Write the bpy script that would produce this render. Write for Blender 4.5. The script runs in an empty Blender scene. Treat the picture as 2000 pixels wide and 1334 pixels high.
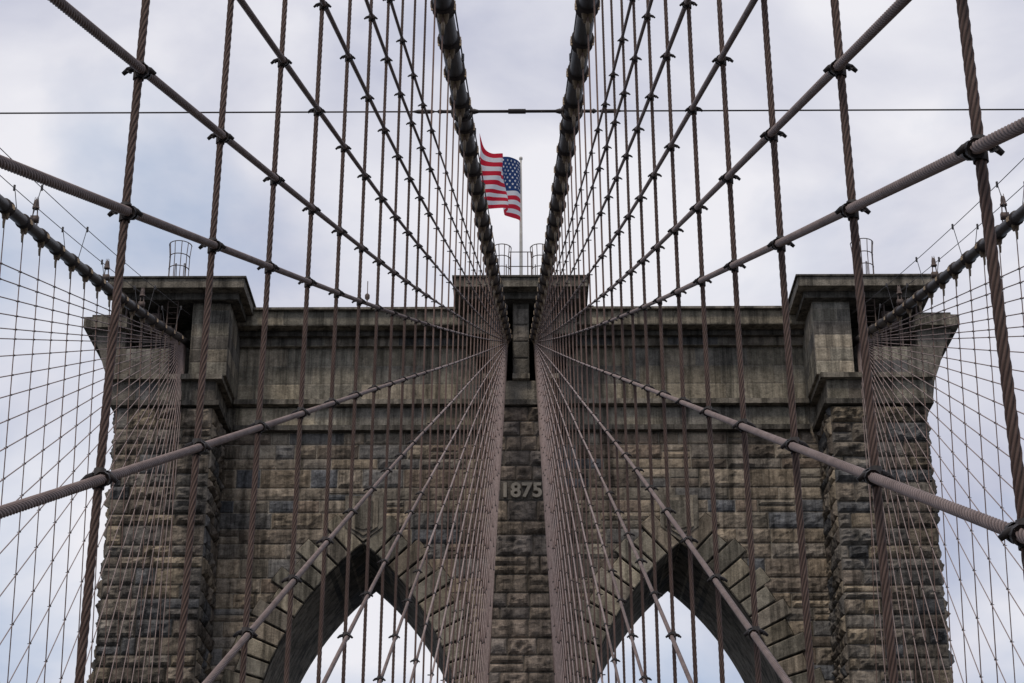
import bpy, bmesh, math, random
import numpy as np
from mathutils import Vector, noise
random.seed(11); rng=np.random.default_rng(7)
S=bpy.context.scene
COL=S.collection

# ------------------------------------------------------------ helpers
class MB:
    def __init__(s): s.v=[];s.f=[];s.c=[];s.uv=[];s.n=0
    def add(s,v,f,col=None,uv=None):
        v=np.asarray(v,float); f=np.asarray(f,int)
        s.v.append(v); s.f.append(f+s.n); s.n+=len(v)
        if isinstance(col,np.ndarray): s.c.append(col)
        else: s.c.append(np.tile(np.array((tuple(col) if col is not None else (1,1,1))+(1,),float),(len(v),1)))
        s.uv.append(uv if uv is not None else np.zeros((len(v),2)))
    def build(s,name,mat,parent=None,smooth=False):
        V=np.concatenate(s.v);F=np.concatenate(s.f);C=np.concatenate(s.c);UV=np.concatenate(s.uv)
        me=bpy.data.meshes.new(name)
        me.vertices.add(len(V));me.vertices.foreach_set('co',V.ravel())
        me.loops.add(F.size);me.loops.foreach_set('vertex_index',F.ravel().astype(np.int32))
        me.polygons.add(len(F));me.polygons.foreach_set('loop_start',np.arange(0,F.size,4,dtype=np.int32))
        me.polygons.foreach_set('loop_total',np.full(len(F),4,dtype=np.int32))
        me.update(calc_edges=True)
        ca=me.color_attributes.new('Col','FLOAT_COLOR','POINT');ca.data.foreach_set('color',C.ravel())
        ul=me.uv_layers.new(name='UVMap');ul.data.foreach_set('uv',UV[F.ravel()].ravel())
        me.polygons.foreach_set('use_smooth',np.full(len(F),smooth))
        me.materials.append(mat);me.validate()
        o=bpy.data.objects.new(name,me);COL.objects.link(o)
        if parent: o.parent=parent
        return o
def empty(name):
    o=bpy.data.objects.new(name,None);o.empty_display_size=.5;COL.objects.link(o);return o
BF=np.array([[0,3,2,1],[4,5,6,7],[0,1,5,4],[1,2,6,5],[2,3,7,6],[3,0,4,7]])
def box(mb,x0,x1,y0,y1,z0,z1,col=None):
    if x0>x1:x0,x1=x1,x0
    v=[(x0,y0,z0),(x1,y0,z0),(x1,y1,z0),(x0,y1,z0),(x0,y0,z1),(x1,y0,z1),(x1,y1,z1),(x0,y1,z1)]
    mb.add(v,BF,col)
def frames(P,ref):
    T=np.gradient(P,axis=0);T/=np.linalg.norm(T,axis=1)[:,None]
    ref=np.array(ref,float)
    A=ref-(T@ref)[:,None]*T;A/=np.linalg.norm(A,axis=1)[:,None]
    B=np.cross(T,A);return T,A,B
def tube(mb,P,R,sides=8,ref=(1,0,0),col=None,lobes=0,pitch=.2,cap=True):
    P=np.asarray(P,float);n=len(P)
    T,A,B=frames(P,ref)
    seg=np.r_[0,np.cumsum(np.linalg.norm(np.diff(P,axis=0),axis=1))]
    R=np.broadcast_to(np.asarray(R,float),(n,))
    th=np.arange(sides)*2*math.pi/sides
    rr=np.ones(sides)
    ph=np.zeros(n)
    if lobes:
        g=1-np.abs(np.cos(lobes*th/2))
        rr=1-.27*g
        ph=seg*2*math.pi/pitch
        gc=1-.78*g**.8  # shade between strands painted into the vertex colour, darkest in the grooves
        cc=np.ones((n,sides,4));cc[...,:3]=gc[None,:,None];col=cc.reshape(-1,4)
    ang=th[None,:]+ph[:,None]
    r=R[:,None]*rr[None,:]
    V=P[:,None,:]+A[:,None,:]*(np.cos(ang)*r)[...,None]+B[:,None,:]*(np.sin(ang)*r)[...,None]
    V=V.reshape(-1,3)
    i=np.arange(n-1)[:,None];k=np.arange(sides)[None,:];k2=(k+1)%sides
    F=np.stack([i*sides+k,i*sides+k2,(i+1)*sides+k2,(i+1)*sides+k],-1).reshape(-1,4)
    if cap and sides%2==0:
        cf=[]
        for base in (0,(n-1)*sides):
            for q in range(sides//2-1):
                cf.append((base+q,base+q+1,base+sides-2-q,base+sides-1-q))
        F=np.concatenate([F,np.array(cf)])
    mb.add(V,F,col)
def seg(mb,a,b,r,sides=8,col=None,ref=None):
    a=np.array(a,float);b=np.array(b,float);d=b-a
    if ref is None: ref=(1,0,0) if abs(d[0])<.7*np.linalg.norm(d) else (0,0,1)
    tube(mb,np.array([a,b]),r,sides,ref,col)

# ------------------------------------------------------------ materials
def newmat(name):
    m=bpy.data.materials.new(name);m.use_nodes=True
    nt=m.node_tree;b=nt.nodes['Principled BSDF'];return m,nt,b
def nd(nt,t,**k):
    n=nt.nodes.new(t)
    for a,v in k.items(): setattr(n,a,v)
    return n
def noise_n(nt,scale,detail=6,vec=None,rough=.6):
    n=nd(nt,'ShaderNodeTexNoise');n.inputs['Scale'].default_value=scale;n.inputs['Detail'].default_value=detail
    n.inputs['Roughness'].default_value=rough
    if vec: nt.links.new(vec,n.inputs['Vector'])
    return n
def mrange(nt,src,a,b,c,d):
    n=nd(nt,'ShaderNodeMapRange');nt.links.new(src,n.inputs[0])
    for i,v in enumerate((a,b,c,d)): n.inputs[i+1].default_value=v
    return n.outputs[0]
def vscale(nt,col,fac):
    n=nd(nt,'ShaderNodeVectorMath',operation='SCALE');nt.links.new(col,n.inputs[0])
    nt.links.new(fac,n.inputs['Scale']);return n.outputs[0]
def stone_mat(name,bump=.8):
    m,nt,b=newmat(name)
    at=nd(nt,'ShaderNodeAttribute',attribute_name='Col')
    tc=nd(nt,'ShaderNodeTexCoord')
    n1=noise_n(nt,2.2,9,tc.outputs['Object'],.72)
    n2=noise_n(nt,.16,4,tc.outputs['Object'])
    mp=nd(nt,'ShaderNodeMapping');mp.inputs['Scale'].default_value=(2.3,2.3,.14)
    nt.links.new(tc.outputs['Object'],mp.inputs[0])
    n3=noise_n(nt,1.0,7,mp.outputs[0],.68)
    n4=noise_n(nt,14,6,tc.outputs['Object'],.7)
    c=vscale(nt,at.outputs['Color'],mrange(nt,n1.outputs[0],.3,.7,.52,1.45))
    c=vscale(nt,c,mrange(nt,n2.outputs[0],.32,.68,.72,1.2))
    c=vscale(nt,c,mrange(nt,n3.outputs[0],.38,.56,.36,1.12))
    c=vscale(nt,c,mrange(nt,n4.outputs[0],.3,.7,.72,1.28))
    # pale lime weeping
    mx=nd(nt,'ShaderNodeMixRGB');mx.inputs[2].default_value=(.40,.35,.285,1)
    mp2=nd(nt,'ShaderNodeMapping');mp2.inputs['Scale'].default_value=(2.6,2.6,.3);mp2.inputs['Location'].default_value=(9,3,1)
    nt.links.new(tc.outputs['Object'],mp2.inputs[0])
    n5=noise_n(nt,1.3,7,mp2.outputs[0],.7)
    nt.links.new(mrange(nt,n5.outputs[0],.6,.8,0,.45),mx.inputs[0]);nt.links.new(c,mx.inputs[1])
    nt.links.new(mx.outputs[0],b.inputs['Base Color'])
    b.inputs['Roughness'].default_value=.9
    b.inputs['Specular IOR Level'].default_value=.2
    bp=nd(nt,'ShaderNodeBump');bp.inputs['Strength'].default_value=bump;bp.inputs['Distance'].default_value=.1
    n6=noise_n(nt,6,10,tc.outputs['Object'],.72)
    nt.links.new(n6.outputs[0],bp.inputs['Height']);nt.links.new(bp.outputs[0],b.inputs['Normal'])
    return m
def paint_mat(name,c1,c2,rough=.55,scale=6,metal=0,attr=False):
    m,nt,b=newmat(name)
    tc=nd(nt,'ShaderNodeTexCoord')
    n=noise_n(nt,scale,8,tc.outputs['Object'],.7)
    mx=nd(nt,'ShaderNodeMixRGB');mx.inputs[1].default_value=c1+(1,);mx.inputs[2].default_value=c2+(1,)
    nt.links.new(mrange(nt,n.outputs[0],.35,.65,0,1),mx.inputs[0])
    out=mx.outputs[0]
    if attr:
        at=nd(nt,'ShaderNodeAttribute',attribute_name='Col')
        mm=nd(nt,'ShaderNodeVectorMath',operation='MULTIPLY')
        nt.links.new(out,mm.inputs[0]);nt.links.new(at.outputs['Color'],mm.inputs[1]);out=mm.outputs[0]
    nt.links.new(out,b.inputs['Base Color'])
    b.inputs['Roughness'].default_value=rough;b.inputs['Metallic'].default_value=metal
    b.inputs['Specular IOR Level'].default_value=.3
    return m
M_stone=stone_mat('granite_masonry')
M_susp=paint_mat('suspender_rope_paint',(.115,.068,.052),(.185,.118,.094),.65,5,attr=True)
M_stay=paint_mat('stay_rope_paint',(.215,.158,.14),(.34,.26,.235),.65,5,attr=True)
M_clamp=paint_mat('clamp_iron',(.02,.018,.018),(.045,.036,.033),.6,9)
M_cable=paint_mat('main_cable_wrapping',(.03,.027,.027),(.055,.045,.042),.5,3)
M_band=paint_mat('cable_band_paint',(.035,.028,.026),(.07,.054,.047),.5,8)
M_lug=paint_mat('cable_lug_paint',(.34,.26,.17),(.18,.13,.09),.6,8)
M_steel=paint_mat('weathered_steel',(.08,.055,.047),(.13,.095,.08),.6,5)
M_wire=paint_mat('dark_wire',(.02,.02,.024),(.04,.036,.036),.6,5)
M_white=paint_mat('white_pole_paint',(.62,.60,.55),(.48,.45,.40),.5,4)
M_wood=paint_mat('deck_planks',(.14,.11,.085),(.2,.16,.12),.8,3)
M_asph=paint_mat('asphalt',(.045,.045,.048),(.06,.06,.06),.9,20)

# ------------------------------------------------------------ bridge geometry definitions
D=86.0;HS=37.0;ZT=-4.0
def Zc(t): return HS-.32*t+.00066*t*t
def Xin(t):
    a=.65+.0163*t;b=1.68;k=.05
    return -k*np.log(np.exp(-np.minimum(a,3)/k)+np.exp(-b/k))
def Xout(t): return 16.8-.026*t
def XT(t): return 1.79+.85*np.clip(1-np.asarray(t,float)/45,0,1)
def Xpl(t,Z,plane):
    xc,xt=(Xin(t),XT(t)) if plane=='in' else (Xout(t),15.0)
    z=Zc(t);return xc+(xt-xc)*np.clip((z-Z)/(z-ZT),0,1)
TS=[D-(5.7+2.29*k) for k in range(-6,35)]       # suspender stations
STAY_M=[.349,.364,.381,.397,.4112,.4213,.4386,.4593,.480]
L=41/.480
while L>12:
    L-=4.3 if L>40 else 3.9
    STAY_M.append(41/L)
def stayZ(m,t):
    T=min(80,41/m);c=.008
    return HS-m*t-c*t*(T-t)/T
def stay_end(m):
    t=41/m
    for _ in range(20): t+= (stayZ(m,t)-ZT)/m
    return t

# ------------------------------------------------------------ cables
for sgn,plane in ((-1,'in'),(1,'in'),(-1,'out'),(1,'out')):
    X=(lambda t:sgn*Xin(t)) if plane=='in' else (lambda t:sgn*Xout(t))
    mc=empty('main_suspension_cable')
    mb=MB();tt=np.linspace(-1.5,118,130)
    P=np.stack([X(tt),D-tt,Zc(tt)],1);tube(mb,P,.195,20);mb.build('wrapped_cable',M_cable,mc,True)
    mb=MB();ml=MB()
    for t in TS:
        if t<.8: continue
        p=np.array([X(t),D-t,Zc(t)]);e=.01
        q=np.array([X(t+e),D-t-e,Zc(t+e)]);d=(q-p);d/=np.linalg.norm(d)
        up=np.cross(d,(1,0,0));up/=np.linalg.norm(up)
        if up[2]<0: up=-up
        s=np.array([1.,0,0])
        tube(mb,[p-d*.2,p+d*.2],.213,16)
        for w in (-.2,.2): tube(mb,[p+d*(w-.025),p+d*(w+.025)],.25,16)
        for side in (-1,1):
            for w in (-.1,.1):
                cc=p+s*side*.235+d*w
                tube(ml,[cc-up*.07,cc+up*.07],.03,6)
            tube(ml,[p-up*.18+s*side*.055,p-up*.34+s*side*.055,p-up*.40+s*side*.05],[.075,.055,.03],6,ref=(1,0,0))
        tube(mb,[p-up*.33-s*.11,p-up*.33+s*.11],.028,8,ref=(0,0,1))
        tube(ml,[p-up*.33,np.array([p[0],p[1]-.02,p[2]-.5]),np.array([p[0],p[1],p[2]-.72])],[.03,.048,.03],8)
    mb.build('cable_bands',M_band,mc,True);ml.build('band_lugs',M_lug,mc,True)
    mb=MB();tt=np.linspace(2,110,80)
    offs=[-.0] if plane=='in' else [-.45,.45]
    rw=.019 if plane=='in' else .014
    for o in offs:
        ii=-.05*sgn if plane=='in' else 0
        P=np.stack([X(tt)+o+ii,D-tt,Zc(tt)+1.25],1);tube(mb,P,rw,6)
        for t in TS[::3]:
            if t<2: continue
            xx=X(t)+o+ii
            seg(mb,(X(t)+o*.5,D-t,Zc(t)+.1),(xx,D-t,Zc(t)+1.34),.014,6)
            seg(mb,(xx,D-t,Zc(t)+1.16),(xx,D-t,Zc(t)+1.36),.04,6)
    mb.build('hand_ropes',M_wire,mc,True)
    if plane=='out':
        mb=MB()
        for t in (12,19.5,31):
            z=Zc(t);y=D-t;x=X(t)
            for q in (-.1,.1): seg(mb,(x+q,y,z+.12),(x+q*.6,y,z+.8),.022,6)
            seg(mb,(x,y,z+.78),(x,y,z+.84),.12,10)
            tube(mb,[(x,y,z+.84),(x,y,z+.96),(x,y,z+1.08),(x,y,z+1.14)],[.075,.09,.07,.02],10)
            for q in range(4):
                a=q*math.pi/2+.4;seg(mb,(x+.1*math.cos(a),y+.1*math.sin(a),z+.84),(x+.05*math.cos(a),y+.05*math.sin(a),z+1.2),.01,4)
            box(mb,x-.13,x+.13,y-.08,y+.08,z+.28,z+.5)
        mb.build('necklace_lights',M_steel,mc,True)
    # suspenders
    mb=MB()
    for t in TS:
        if t<1.2: continue
        y=D-t;zt=Zc(t)-.3
        def pt(z): return np.stack([sgn*Xpl(t,z,plane),np.full_like(z,y),z],1)
        if plane=='in' and 3<y<30:
            za,zb=y*.15-1,min(zt,y*.78+2)
            tube(mb,pt(np.linspace(ZT,za,3)),.018,8)
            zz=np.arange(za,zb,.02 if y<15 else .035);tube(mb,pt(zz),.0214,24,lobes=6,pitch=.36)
            if zb<zt-.1: tube(mb,pt(np.linspace(zz[-1],zt,3)),.018,8)
        else: tube(mb,pt(np.linspace(ZT,zt,4)),.0175 if y<60 else .02,6)
    mb.build('suspender_cables',M_susp,None,True)
    # stays
    mb=MB();mk=MB()
    off=-.022*sgn
    for m in STAY_M:
        te=stay_end(m)
        def ps(t):
            z=stayZ(m,t);return np.stack([sgn*Xpl(t,z,plane)+off,D-t,z],1)
        if plane=='in' and te>60:
            ta,tm,tb=54,min(70,te),min(te,83)
            tube(mb,ps(np.linspace(0,ta,50)),.0205,8)
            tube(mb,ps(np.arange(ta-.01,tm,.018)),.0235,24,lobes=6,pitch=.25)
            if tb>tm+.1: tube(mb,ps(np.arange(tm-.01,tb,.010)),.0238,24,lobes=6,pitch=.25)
            if tb<te-.2: tube(mb,ps(np.linspace(tb-.02,te,10)),.0205,8)
        else: tube(mb,ps(np.linspace(0,te,40)),.02,6)
        for t in TS:
            if t<3 or t>te-.5: continue
            z=float(stayZ(m,t))
            if z>Zc(t)-.6: continue
            y=D-t;big=(y<32)
            x=sgn*float(Xpl(t,z,plane))
            sl=-(float(stayZ(m,t+.1))-z)/.1
            d=np.array([0,1,sl]);d/=np.linalg.norm(d);c=np.array([x,y,z]);k=10 if big else 6
            co=c+np.array([off,0,0])
            n=np.cross(d,(1,0,0))
            if big:
                for w in (-.034,.034):
                    tube(mk,[co+d*(w-.013),co+d*(w+.013)],.036,k)
                tube(mk,[co-d*.045,co+d*.045],.029,k)
                tube(mk,[c-np.array([0,0,.05]),c+np.array([0,0,.045])],.028,k)
                for sx in (-1,1):
                    a=c+np.array([sx*.025,0,0])
                    tube(mk,[a-n*.012,a+np.array([sx*.03,0,0])-n*.006,a+np.array([sx*.056,0,0])+n*.016],[.02,.015,.011],6,ref=(0,0,1))
                    b_=c+np.array([sx*.05,0,.0])
                    tube(mk,[b_-d*.036,b_+d*.036],.009,6)
            else:
                tube(mk,[co-d*.04,co+d*.04],.034,k)
                tube(mk,[c-np.array([.065,0,0])+n*.01,c+np.array([.065,0,0])+n*.01],.012,6,ref=(0,0,1))
    par=empty('diagonal_stay_cables')
    mb.build('stay_ropes',M_stay,par,True);mk.build('stay_clamps',M_clamp,par,True)

# tie rod across the four cables
tie=empty('cable_tie_rod');mb=MB()
t=45;y=D-t;z=Zc(t)+.02;x1=float(Xin(t));xo=float(Xout(t))
seg(mb,(-x1,y,z),(x1,y,z),.04,8);seg(mb,(-.22,y,z),(.22,y,z),.065,8)
for s in (-1,1):
    seg(mb,(s*x1,y,z),(s*xo,y,z),.023,6)
    tube(mb,[(s*(x1+.1),y,z),(s*(x1+.5),y,z),(s*(x1+.55),y,z),(s*(x1+.62),y,z)],[.045,.045,.07,.03],8,ref=(0,0,1))
    tube(mb,[(s*(x1+.7),y,z),(s*(x1+.8),y,z),(s*(x1+1.1),y,z),(s*(x1+1.25),y,z)],[.03,.055,.055,.02],8,ref=(0,0,1))
    tube(mb,[(s*(x1-.42),y,z),(s*(x1-.3),y,z),(s*(x1-.22),y,z)],[.04,.075,.05],8,ref=(0,0,1))
    P=[(s*x1+.25*math.cos(a),y,Zc(t)+.25*math.sin(a)) for a in np.linspace(0,2*math.pi,17)]
    tube(mb,P,.045,6,ref=(0,1,0),cap=False)
    P=[(s*xo+.25*math.cos(a),y,Zc(t)+.25*math.sin(a)) for a in np.linspace(0,2*math.pi,17)]
    tube(mb,P,.045,6,ref=(0,1,0),cap=False)
mb.build('rod_and_turnbuckles',M_band,tie,True)

# ------------------------------------------------------------ tower
tower=empty('gothic_stone_bridge_tower')
def sc_(p,k): return [tuple(a*k for a in c) for c in p]
PAL=sc_([(.265,.215,.16),(.225,.185,.142),(.20,.173,.143),(.16,.15,.138),(.20,.155,.118),(.31,.25,.182),(.16,.13,.102),(.245,.195,.142),(.205,.178,.142),(.26,.215,.162),(.24,.20,.155),(.125,.126,.13)],1.36)
PALS=sc_([(.275,.238,.178),(.26,.223,.165),(.235,.208,.16),(.205,.185,.147),(.29,.247,.187),(.175,.16,.135)],1.32)
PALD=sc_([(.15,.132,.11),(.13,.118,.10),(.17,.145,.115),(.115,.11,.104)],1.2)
PALB=sc_([(.175,.148,.118),(.14,.126,.11),(.21,.172,.132),(.118,.115,.112),(.245,.198,.142),(.15,.123,.098),(.18,.158,.132)],1.16)
MORT=(.31,.272,.22)
ms=MB()
def stone(P00,P10,P11,P01,N,amp,pal,gap=.012,base=.03,res=.12):
    P00,P10,P11,P01,N=[np.array(a,float) for a in (P00,P10,P11,P01,N)]
    w=max(np.linalg.norm(P10-P00),np.linalg.norm(P11-P01));h=max(np.linalg.norm(P01-P00),np.linalg.norm(P11-P10))
    if w<.06 or h<.06: return
    nu=max(3,int(w/res));nv=max(3,int(h/res))
    us=np.r_[0,np.linspace(min(.12,.05/w),1-min(.12,.05/w),nu),1];vs=np.r_[0,np.linspace(min(.15,.05/h),1-min(.15,.05/h),nv),1]
    gu,gv=gap/w,gap/h
    sd=random.random()*100
    tu,tv=random.uniform(-1,1),random.uniform(-1,1)
    am=amp*random.uniform(.45,1.5)
    U,W=np.meshgrid(us,vs)
    uu=gu+U*(1-2*gu);vv=gv+W*(1-2*gv)
    V=(P00*((1-uu)*(1-vv))[...,None]+P10*(uu*(1-vv))[...,None]+P11*(uu*vv)[...,None]+P01*((1-uu)*vv)[...,None])
    d=np.zeros(U.shape)
    for j in range(U.shape[0]):
        for i in range(U.shape[1]):
            if 0<i<U.shape[1]-1 and 0<j<U.shape[0]-1:
                if amp>.03:
                    p=V[j,i];q=Vector((p[0]*1.3+sd,p[1]*1.3,p[2]*1.9))
                    q2=Vector((p[0]*4.1+sd,p[1]*4.1,p[2]*5))
                    e=min(us[i]*w,(1-us[i])*w,vs[j]*h,(1-vs[j])*h)
                    d[j,i]=base+am*min(1,e/.2+.12)*(.7+1.1*abs(noise.noise(q))+.8*noise.noise(q2)+.7*(tu*(us[i]-.5)+tv*(vs[j]-.5)))
                else: d[j,i]=base
    V=V+N*d[...,None]
    nr,nc=U.shape
    i=np.arange(nc-1)[None,:];j=np.arange(nr-1)[:,None]
    F=np.stack([j*nc+i,j*nc+i+1,(j+1)*nc+i+1,(j+1)*nc+i],-1).reshape(-1,4)
    c=random.choice(pal);k=random.uniform(.72,1.2);c=tuple(a*k for a in c)
    ms.add(V.reshape(-1,3),F,c)
def fill(O,U,V,N,w,h,ch,sw,amp,pal,intervals=None,res=.12,base=.03):
    O,U,V,N=[np.array(a,float) for a in (O,U,V,N)]
    v=0;row=0
    while v<h-.02:
        c=random.choice((.72,.85,1.0,1.12,1.3))*ch if h>4 else ch
        if h-v-c<ch*.5: c=h-v
        ivs=intervals(v+c/2) if intervals else [(0,w)]
        for a,b in ivs:
            u=a;first=True
            while u<b-.01:
                s=random.uniform(sw*.5,sw*1.6)
                if first and row%2: s*=.5
                first=False
                if b-u-s<sw*.45: s=b-u
                parts=[(0,c)]
                if amp>.03 and random.random()<.13 and c>.6: parts=[(0,c*.5),(c*.5,c)]
                for p0,p1 in parts:
                    stone(O+U*u+V*(v+p0),O+U*(u+s)+V*(v+p0),O+U*(u+s)+V*(v+p1),O+U*u+V*(v+p1),N,amp,pal,res=res,base=base,gap=.02 if amp>.03 else .014)
                u+=s
        v+=c;row+=1
FW=88.6;BK=97.2;FB=85.0
XA=7.8;R=14.0;CX=R-5.15;ZS=16.4;ZA=ZS+math.sqrt(R*R-CX*CX)
ZB=12.0
def arch_pts(xa):
    pts=[(xa-5.15,-45)]
    for i in range(0,25):
        a=math.acos(CX/R)*i/24;pts.append((xa+CX-R*math.cos(a),ZS+R*math.sin(a)))
    for i in range(23,-1,-1):
        a=math.acos(CX/R)*i/24;pts.append((xa-CX+R*math.cos(a),ZS+R*math.sin(a)))
    pts.append((xa+5.15,-45));return pts
def prism(name,pts,y0,y1,mat,parent,col):
    bm=bmesh.new();vs=[bm.verts.new((x,y0,z)) for x,z in pts];f=bm.faces.new(vs)
    r=bmesh.ops.extrude_face_region(bm,geom=[f])
    for v in r['geom']:
        if isinstance(v,bmesh.types.BMVert): v.co.y=y1
    bmesh.ops.triangulate(bm,faces=bm.faces[:]);bmesh.ops.recalc_face_normals(bm,faces=bm.faces[:])
    me=bpy.data.meshes.new(name);bm.to_mesh(me);bm.free()
    ca=me.color_attributes.new('Col','FLOAT_COLOR','POINT')
    for c in ca.data: c.color=tuple(col)+(1,)
    me.materials.append(mat);o=bpy.data.objects.new(name,me);COL.objects.link(o);o.parent=parent
prism('core_wall',[(-15.0,-45)]+arch_pts(-XA)+arch_pts(XA)+[(15.0,-45),(15.0,38.5),(-15.0,38.5)],FW,BK,M_stone,tower,MORT)

TH=1.45
def wall_int(v):
    Z=ZB+v;res=[];edges=[]
    for xa in (-XA,XA):
        if Z<ZS: hw=5.15
        else:
            q=(R+TH)**2-(Z-ZS)**2
            hw=math.sqrt(q)-CX if q>0 else -1
        if hw>0: edges.append((xa-hw,xa+hw))
    x=-15.0
    for a,b in edges: res.append((x+15.0,a+15.0));x=b
    res.append((x+15.0,30.0))
    o2=[]
    for a,b in res:
        if a<13.4 and b>16.6: o2+=[(a,13.45),(16.55,b)]
        else: o2.append((a,b))
    return o2
fill((-15,FW,ZB),(1,0,0),(0,0,1),(0,-1,0),30,33.1-ZB,.76,1.75,.07,PAL,wall_int,res=.12)
for xa in (-XA,XA):
    for sd in (-1,1):
        NV=15;am=math.acos(CX/R)
        for i in range(NV):
            a0=am*i/NV+.0014;a1=am*(i+1)/NV-.0014;ro=R+TH+(.1 if i%2 else .55)+random.uniform(-.05,.08)
            def pp(rad,a):
                x=min(CX-rad*math.cos(a),0)
                return (xa+sd*x,ZS+rad*math.sin(a))
            q=[pp(R,a0),pp(ro,a0),pp(ro,a1),pp(R,a1)]
            yy=FW-.12-random.uniform(0,.03)
            P=[(x,yy,z) for x,z in q]
            stone(P[0],P[1],P[2],P[3],(0,-1,0),.02,PALS[:4]+PAL[8:10],res=.3,base=.05,gap=.025)
            for e in ((0,1),(1,2),(2,3),(3,0)):
                A=P[e[0]];B=P[e[1]]
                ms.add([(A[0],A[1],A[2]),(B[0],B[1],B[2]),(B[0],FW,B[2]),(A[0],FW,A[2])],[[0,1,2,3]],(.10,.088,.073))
            y=FW-.05
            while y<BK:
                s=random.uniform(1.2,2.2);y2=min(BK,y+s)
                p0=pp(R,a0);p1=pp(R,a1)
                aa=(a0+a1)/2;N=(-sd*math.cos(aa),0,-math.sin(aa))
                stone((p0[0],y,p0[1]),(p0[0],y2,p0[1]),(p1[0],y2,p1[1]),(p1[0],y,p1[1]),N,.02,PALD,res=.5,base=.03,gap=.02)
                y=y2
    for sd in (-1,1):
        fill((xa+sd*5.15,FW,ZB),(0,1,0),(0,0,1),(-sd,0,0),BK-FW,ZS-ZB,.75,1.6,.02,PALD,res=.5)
for x0,x1 in ((-14.5,-1.5),(1.5,14.5)):
    fill((x0,FW,34.75),(1,0,0),(0,0,1),(0,-1,0),x1-x0,37.75-34.75,1.0,2.6,.02,PALS,res=.6,base=.014)
    fill((x0,FW-.18,33.4),(1,0,0),(0,0,1),(0,-1,0),x1-x0,1.0,1.0,3.0,.02,PALS,res=.6,base=.034)
    fill((x0,87.3,38.5),(1,0,0),(0,0,1),(0,-1,0),x1-x0,.78,.78,2.6,.02,sc_(PALS,.85),res=.6,base=.012)
    fill((x0,FW-.3,37.78),(1,0,0),(0,0,1),(0,-1,0),x1-x0,.7,.7,2.4,.02,PALD,res=.6,base=.012)
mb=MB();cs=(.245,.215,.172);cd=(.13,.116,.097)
for s in (-1,1):
    a,b=s*1.5,s*14.55
    box(mb,a,b,FW-.16,BK,33.42,34.42,MORT)
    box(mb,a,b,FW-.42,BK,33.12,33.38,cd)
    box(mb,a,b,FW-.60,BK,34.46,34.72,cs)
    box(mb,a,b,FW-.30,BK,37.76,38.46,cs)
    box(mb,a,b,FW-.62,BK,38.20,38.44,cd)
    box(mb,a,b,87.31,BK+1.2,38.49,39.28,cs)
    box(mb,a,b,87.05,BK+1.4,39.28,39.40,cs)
for s in (-1,1):
    xi,xo=15.05,19.7
    box(mb,s*xi,s*xo,FB,BK+3.6,-45,33.1,cd)
    x0=min(s*xi,s*xo)
    fill((x0,FB,ZB),(1,0,0),(0,0,1),(0,-1,0),xo-xi,33.1-ZB,.76,1.35,.15,PALB,res=.1)
    fill((s*xi,FB,ZB),(0,1,0),(0,0,1),(-s,0,0),FW-FB,33.1-ZB,.76,1.3,.12,PALB,res=.12)
    fill((s*xo,FB,ZB),(0,1,0),(0,0,1),(s,0,0),6,33.1-ZB,.76,1.3,.15,PALB,res=.13)
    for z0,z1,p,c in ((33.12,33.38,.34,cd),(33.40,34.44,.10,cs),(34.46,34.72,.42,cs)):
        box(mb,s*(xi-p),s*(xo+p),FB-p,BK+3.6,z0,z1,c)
    fill((min(s*(xi-.1),s*(xo+.1)),FB-.1,33.4),(1,0,0),(0,0,1),(0,-1,0),xo-xi+.2,1.03,1.03,1.5,.02,PALD+PALS[2:4],res=.6,base=.015)
    box(mb,s*14.5,s*16.35,84.9,BK+3,34.75,38.64,MORT)
    fill((min(s*14.5,s*16.35),84.9,34.75),(1,0,0),(0,0,1),(0,-1,0),1.85,3.85,.7,1.1,.02,PALS[2:]+PALD[:1],res=.6,base=.015)
    fill((s*14.5,84.9,34.75),(0,1,0),(0,0,1),(-s,0,0),FW-84.9,3.4,.8,1.5,.02,PALS[2:]+PALD[:1],res=.6,base=.015)
    box(mb,s*16.35,s*17.3,88.2,BK+3,34.0,38.64,cd)
    box(mb,s*17.3,s*20.0,84.9,BK+3,34.75,36.2,cd)
    fill((min(s*17.3,s*20.0),84.9,34.75),(1,0,0),(0,0,1),(0,-1,0),2.7,1.45,.72,1.3,.02,PALS[2:]+PALD,res=.6,base=.015)
    box(mb,s*17.3,s*20.0,88.2,BK+3,36.2,38.64,cd)
    prism('outer_corbel',[(s*19.62,33.0),(s*19.95,33.1),(s*20.1,33.5),(s*20.25,34.4),(s*20.6,35.3),(s*20.85,36.1),(s*21.3,37.0),(s*21.3,37.18),(s*19.62,37.18)],84.97,BK+2.8,M_stone,tower,(.17,.15,.125))
    box(mb,s*19.5,s*21.65,84.5,BK+3.4,37.2,37.75,cs)
    box(mb,s*19.7,s*21.3,84.7,BK+3.2,37.76,37.95,cd)
    box(mb,s*14.05,s*20.1,84.45,BK+3.4,38.66,39.0,cd)
    box(mb,s*13.7,s*20.45,83.8,BK+3.9,39.02,39.50,cs)
    box(mb,s*13.6,s*20.55,83.7,BK+4.0,39.51,39.60,cd)
box(mb,-1.5,1.5,FB,BK+3,-45,33.1,cd)
PC=sc_([(.22,.175,.138),(.20,.16,.125),(.17,.144,.123),(.25,.198,.148),(.19,.152,.117)],1.25)
fill((-1.5,FB,ZB),(1,0,0),(0,0,1),(0,-1,0),3.0,28.3-ZB,.8,1.15,.13,PC,res=.09)
fill((-1.5,FB,28.3),(1,0,0),(0,0,1),(0,-1,0),3.0,1.0,1.0,3.2,.02,PALD[:1],res=.6)
fill((-1.5,FB,29.3),(1,0,0),(0,0,1),(0,-1,0),3.0,3.8,.76,1.15,.13,PC,res=.09)
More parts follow.
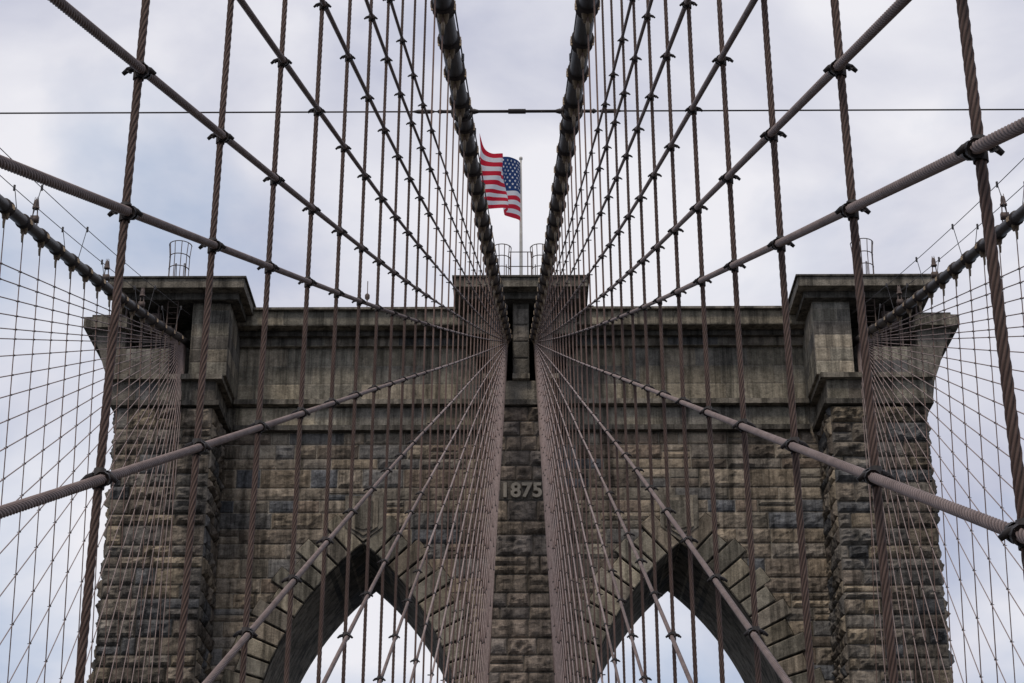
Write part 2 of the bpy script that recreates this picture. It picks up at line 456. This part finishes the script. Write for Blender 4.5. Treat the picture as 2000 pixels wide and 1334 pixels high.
for s in (-1,1):
    fill((s*1.5,FB,ZB),(0,1,0),(0,0,1),(s,0,0),FW-FB,33.1-ZB,.76,1.4,.09,PAL,res=.14)
for z0,z1,p,c in ((33.12,33.38,.3,cd),(33.40,34.44,.08,cs),(34.46,34.72,.36,cs)):
    if z1<34.5: box(mb,-1.5-p,1.5+p,FB-p,BK+2,z0,z1,c)
    else:
        box(mb,-.42,.42,FB-p,BK+2,z0,z1,c)
        for s in (-1,1): box(mb,s*.96,s*(1.5+p),FB-p,BK+2,z0,z1,c)
fill((-.4,FB-.01,34.75),(1,0,0),(0,0,1),(0,-1,0),.8,3.6,.9,.9,.05,PALD,res=.15)
box(mb,-.4,.4,FB,88,34.73,38.64,cd)
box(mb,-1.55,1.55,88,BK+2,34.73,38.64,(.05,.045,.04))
for s in (-1,1):
    box(mb,s*.97,s*1.55,FB,88,34.73,38.64,cd)
    fill((min(s*.97,s*1.55),FB,34.75),(1,0,0),(0,0,1),(0,-1,0),.58,3.85,.75,.6,.02,PALD,res=.3)
    box(mb,s*1.56,s*2.75,86.0,BK+2,37.4,38.64,cd)
    fill((min(s*1.56,s*2.75),86.0,37.4),(1,0,0),(0,0,1),(0,-1,0),1.19,1.2,.6,1.2,.02,PALS[2:],res=.3)
    box(mb,s*1.56,s*2.3,87.0,BK,36.6,37.38,cd)
box(mb,-2.95,2.95,84.45,BK+3,38.66,39.0,cd)
box(mb,-3.3,3.3,83.8,BK+3.6,39.02,39.50,cs)
box(mb,-3.4,3.4,83.7,BK+3.8,39.51,39.60,cd)
ms.build('masonry_stones',M_stone,tower,False)
mb.build('cornices_and_piers',M_stone,tower,False)
for xa in (-XA,XA):
    for k,(sc,pr,c) in enumerate(((1,.24,(.25,.22,.175)),(.74,.32,(.31,.265,.205)),(.46,.39,(.22,.195,.155)))):
        w=.95*sc;zt=29.7-(1-sc)*.6;zm=28.1-(1-sc)*.1;zb=27.35+(1-sc)*1.0
        prism('keystone_ornament',[(xa-w,zm),(xa,zb),(xa+w,zm),(xa+w,zt),(xa-w,zt)],FW-pr,FW+.02,M_stone,tower,c)
tcu=bpy.data.curves.new('date_numerals','FONT');tcu.body='1875';tcu.size=.98;tcu.extrude=.07;tcu.offset=.022;tcu.bevel_depth=.01
tcu.align_x='CENTER';tcu.space_character=1.05
M_num=paint_mat('numeral_stone',(.38,.335,.27),(.28,.245,.195),.9,5)
to=bpy.data.objects.new('date_numerals',tcu);COL.objects.link(to);to.parent=tower
to.location=(0,FB-.11,28.45);to.rotation_euler=(math.pi/2,0,0);tcu.materials.append(M_num)

# roof furniture ------------------------------------------------
def cage(x,y,z,w=.5,h=2.0):
    e=empty('ladder_safety_cage');mb=MB()
    for hz in np.linspace(.1,h,4):
        ww=w*(1.12 if hz>h-.1 else 1)
        P=[(x+ww*math.cos(a),y-ww*1.1*math.sin(a),z+hz) for a in np.linspace(-.1,math.pi+.1,13)]
        tube(mb,P,.026,6,ref=(0,0,1))
    for a in np.linspace(0,math.pi,6):
        c_,s_=math.cos(a),math.sin(a)
        tube(mb,[(x+w*c_,y-w*1.1*s_,z-.3),(x+w*c_,y-w*1.1*s_,z+h*.7),(x+w*1.12*c_,y-w*1.23*s_,z+h)],.021,6)
    for q in (-.22,.22):
        tube(mb,[(x+q,y+.1,z-.3),(x+q,y+.1,z+h*.55),(x+q,y+.35,z+h*.62),(x+q,y+.6,z+.05)],.022,6)
    mb.build('hoops_and_bars',M_steel,e,True);return e
for s in (-1,1):
    cage(s*.95,84.6,39.6,.42,1.9)
    cage(s*17.15,84.6,39.6,.5,2.1)
    la=empty('access_ladder');mb=MB()
    for q in (-.25,.25): seg(mb,(s*17.3+q,84.6,35.2),(s*17.3+q,84.6,39.7),.03,6)
    for z in np.arange(35.3,39.6,.3): seg(mb,(s*17.3-.25,84.6,z),(s*17.3+.25,84.6,z),.018,6)
    mb.build('rails_and_rungs',M_steel,la,True)
    fm=empty('saddle_access_platform');mb=MB()
    for xx in (18.1,18.9,19.7): seg(mb,(s*xx,85.1,36.2),(s*xx,85.1,38.6),.05,6)
    for zz in (36.9,37.5): seg(mb,(s*17.4,85.1,zz),(s*19.8,85.1,zz),.03,6)
    box(mb,s*18.0,s*18.8,85.3,86.2,37.3,38.3)
    mb.build('frame',M_steel,fm,False)
rl=empty('roof_railing');mb=MB()
for z in (40.4,41.2): seg(mb,(-.6,84.4,z),(.6,84.4,z),.026,6)
for x in (-.5,0.35,.55): seg(mb,(x,84.4,39.5),(x,84.4,41.2),.026,6)
for s in (-1,1):
    for x in (1.5,2.2): seg(mb,(s*x,84.6,39.5),(s*x,84.6,40.1),.02,6)
mb.build('rails',M_steel,rl,True)
an=empty('antenna_mast');mb=MB()
seg(mb,(-8.1,89.5,39.3),(-8.1,89.5,42.0),.024,6);tube(mb,[(-8.1,89.5,40.9),(-8.1,89.5,41.0),(-8.1,89.5,41.2),(-8.1,89.5,41.3)],[.05,.13,.13,.03],8)
seg(mb,(-8.1,89.5,39.3),(-8.1,89.5,40.2),.06,8);mb.build('mast',M_steel,an,True)

# flag --------------------------------------------------------
fl=empty('american_flag_on_pole');mb=MB()
PY=93.0
tube(mb,[(0,PY,39.4),(0,PY,46),(0,PY,51.15)],[.11,.09,.055],12);
tube(mb,[(0,PY,51.15),(0,PY,51.21),(0,PY,51.33),(0,PY,51.4)],[.03,.1,.1,.02],10)
mb.build('flagpole',M_white,fl,True)
dr=np.array([-.46,-.888,0]);nr=np.array([.888,-.46,0]);FL=4.6;FH=3.7
def fp(u,v):
    w=.32*math.sin(2*math.pi*(1.75*u+.22*v)+.3)*min(1,u*2.2)+.13*math.sin(2*math.pi*(3.1*u-.8*v)+1.4)*min(1,u*2)
    p=np.array([0,PY,50.95])+dr*(.06+FL*u*(.97-.08*v))+nr*w
    z=-FH*v -1.45*u**1.35 +.16*math.sin(7*u+3.0*v)*u
    if u>.76: z+=1.1*((u-.76)/.24)**1.5*(max(0,1-3*v))
    if v>.6: z+=.45*(v-.6)/.4*u
    return p+np.array([0,0,z])
nu,nv=70,52
V=[];UV=[]
for j in range(nv+1):
    for i in range(nu+1): V.append(fp(i/nu,j/nv));UV.append((i/nu,j/nv))
F=[(j*(nu+1)+i,j*(nu+1)+i+1,(j+1)*(nu+1)+i+1,(j+1)*(nu+1)+i) for j in range(nv) for i in range(nu)]
m,nt,b=newmat('flag_cloth')
uvn=nd(nt,'ShaderNodeUVMap');uvn.uv_map='UVMap';sp=nd(nt,'ShaderNodeSeparateXYZ');nt.links.new(uvn.outputs[0],sp.inputs[0])
def mth(op,a,bv):
    n=nd(nt,'ShaderNodeMath',operation=op)
    for i,x in enumerate((a,bv)):
        if isinstance(x,(int,float)): n.inputs[i].default_value=x
        else: nt.links.new(x,n.inputs[i])
    return n.outputs[0]
st=mth('LESS_THAN',mth('MODULO',mth('MULTIPLY',sp.outputs[1],13.0),2.0),1.0)
cn=mth('MULTIPLY',mth('LESS_THAN',sp.outputs[0],.42),mth('LESS_THAN',sp.outputs[1],7/13))
m1=nd(nt,'ShaderNodeMixRGB');m1.inputs[1].default_value=(.82,.82,.84,1);m1.inputs[2].default_value=(.66,.012,.04,1);nt.links.new(st,m1.inputs[0])
m2=nd(nt,'ShaderNodeMixRGB');m2.inputs[2].default_value=(.012,.05,.18,1);nt.links.new(cn,m2.inputs[0]);nt.links.new(m1.outputs[0],m2.inputs[1])
nt.links.new(m2.outputs[0],b.inputs['Base Color']);b.inputs['Roughness'].default_value=.8
tr=nd(nt,'ShaderNodeBsdfTranslucent');nt.links.new(m2.outputs[0],tr.inputs[0])
ms_=nd(nt,'ShaderNodeMixShader');ms_.inputs[0].default_value=.4
nt.links.new(b.outputs[0],ms_.inputs[1]);nt.links.new(tr.outputs[0],ms_.inputs[2])
nt.links.new(ms_.outputs[0],nt.nodes['Material Output'].inputs[0])
mf=MB();mf.add(V,F,None,np.array(UV));mf.build('flag_cloth',m,fl,True)
M_star=paint_mat('star_white',(.82,.82,.84),(.8,.8,.82),.8)
bm=bmesh.new()
for r_ in range(9):
    for c_ in range(6 if r_%2==0 else 5):
        cu=(.42)*((c_*2+1+(r_%2))/12);cv=(7/13)*((r_+1)/10)
        p=fp(cu,cv);e=.004
        du=fp(cu+e,cv)-fp(cu-e,cv);du/=np.linalg.norm(du);dv=fp(cu,cv+e)-fp(cu,cv-e);dv/=np.linalg.norm(dv)
        n=np.cross(du,dv);n/=np.linalg.norm(n)
        for o_ in (-.012,.012):
            vs=[]
            for k in range(10):
                a=math.pi*k/5-math.pi/2;rr=.095 if k%2==0 else .04
                vs.append(bm.verts.new(p+n*o_+du*rr*math.cos(a)+dv*rr*math.sin(a)))
            bm.faces.new(vs)
me=bpy.data.meshes.new('flag_stars');bm.to_mesh(me);bm.free();me.materials.append(M_star)
o=bpy.data.objects.new('flag_stars',me);COL.objects.link(o);o.parent=fl

# deck and water -----------------------------------------------
mb=MB()
y=-32
while y<84: box(mb,-1.6,1.6,y,y+.19,-1.78,-1.70);y+=.2
mb.build('promenade_deck',M_wood)
mb=MB()
for s in (-1,1):
    for X_ in (1.79,15.0):
        box(mb,s*X_-.15,s*X_+.15,-40,84,-4.15,-3.85);box(mb,s*X_-.15,s*X_+.15,-40,84,-7.2,-6.9)
        for k in range(27): box(mb,s*X_-.1,s*X_+.1,-36+4.58*k,-35.8+4.58*k,-6.9,-4.15)
for k in range(27): box(mb,-15.1,15.1,-36+4.58*k,-35.7+4.58*k,-7.6,-7.21)
mb.build('stiffening_trusses',M_steel)
mb=MB()
for s in (-1,1): box(mb,s*2.1,s*14.6,-40,120,-7.1,-6.8)
mb.build('roadway',M_asph)
m,nt,b=newmat('river_water');b.inputs['Base Color'].default_value=(.03,.04,.045,1);b.inputs['Roughness'].default_value=.35
bp=nd(nt,'ShaderNodeBump');n=noise_n(nt,.6,6);tc=nd(nt,'ShaderNodeTexCoord');nt.links.new(tc.outputs['Object'],n.inputs['Vector'])
nt.links.new(n.outputs[0],bp.inputs['Height']);bp.inputs['Distance'].default_value=.5;nt.links.new(bp.outputs[0],b.inputs['Normal'])
mb=MB();mb.add([(-6000,-6000,-45),(6000,-6000,-45),(6000,6000,-45),(-6000,6000,-45)],[[0,1,2,3]]);mb.build('river_water',m)

# ------------------------------------------------------------ sky & light
w=bpy.data.worlds.new('World');S.world=w;w.use_nodes=True;nt=w.node_tree
bg=nt.nodes['Background'];bg.inputs['Strength'].default_value=.1
sky=nd(nt,'ShaderNodeTexSky');sky.sky_type='NISHITA';sky.sun_disc=False
sky.sun_elevation=math.radians(58);sky.sun_rotation=math.radians(200)
tc=nd(nt,'ShaderNodeTexCoord')
sx=nd(nt,'ShaderNodeSeparateXYZ');nt.links.new(tc.outputs['Generated'],sx.inputs[0])
mp=nd(nt,'ShaderNodeMapping');mp.inputs['Scale'].default_value=(1,1,1.6);mp.inputs['Location'].default_value=(.35,.1,.2)
nt.links.new(tc.outputs['Generated'],mp.inputs[0])
n1=noise_n(nt,5.0,7,mp.outputs[0],.5);n1.inputs['Distortion'].default_value=.35
n2=noise_n(nt,3.8,6,mp.outputs[0],.5);n2.inputs['Distortion'].default_value=.25
ab=mth('ABSOLUTE',sx.outputs[0],0.0)
# lens vignette put into the sky colour: clouds darker toward sides and top
dk=mth('ADD',mrange(nt,ab,.04,.30,.06,-.05),mrange(nt,sx.outputs[2],.38,.56,.02,-.05))
nn=mth('ADD',n1.outputs[0],dk)
cc=nd(nt,'ShaderNodeMixRGB');cc.inputs[1].default_value=(4.7,4.95,6.3,1);cc.inputs[2].default_value=(8.5,8.45,8.95,1)
nt.links.new(mrange(nt,nn,.32,.60,0,1),cc.inputs[0])
sb=nd(nt,'ShaderNodeMixRGB');sb.inputs[0].default_value=.75
nt.links.new(sky.outputs[0],sb.inputs[1]);sb.inputs[2].default_value=(3.3,4.6,6.8,1)
nb=mth('ADD',mth('ADD',n2.outputs[0],mrange(nt,sx.outputs[2],.2,.38,-.11,.09)),mrange(nt,ab,.04,.30,.03,-.03))
mx=nd(nt,'ShaderNodeMixRGB');nt.links.new(mrange(nt,nb,.34,.54,.2,1),mx.inputs[0])
nt.links.new(sb.outputs[0],mx.inputs[1]);nt.links.new(cc.outputs[0],mx.inputs[2])
fin=vscale(nt,mx.outputs[0],mrange(nt,sx.outputs[1],-.5,.5,.85,1.0))  # unseen sky behind the camera dimmed to keep rope undersides dark
nt.links.new(fin,bg.inputs['Color'])
sl=bpy.data.lights.new('sun','SUN');sl.energy=1.5;sl.angle=math.radians(12);sl.color=(1,.92,.82)
so=bpy.data.objects.new('sun',sl);COL.objects.link(so)
el=math.radians(58);az=math.radians(200)
dv=Vector((math.sin(az)*math.cos(el),math.cos(az)*math.cos(el),math.sin(el)))
so.rotation_euler=dv.to_track_quat('Z','Y').to_euler()

cam=bpy.data.cameras.new('camera');co=bpy.data.objects.new('camera',cam);COL.objects.link(co)
cam.sensor_width=36;cam.lens=3651/2000*36;cam.clip_start=.1;cam.clip_end=20000
co.location=(.17,0,0);co.rotation_euler=(math.pi/2+math.atan(37/86),0,.0072)
S.camera=co
S.view_settings.view_transform='Standard';S.view_settings.look='None';S.view_settings.exposure=0
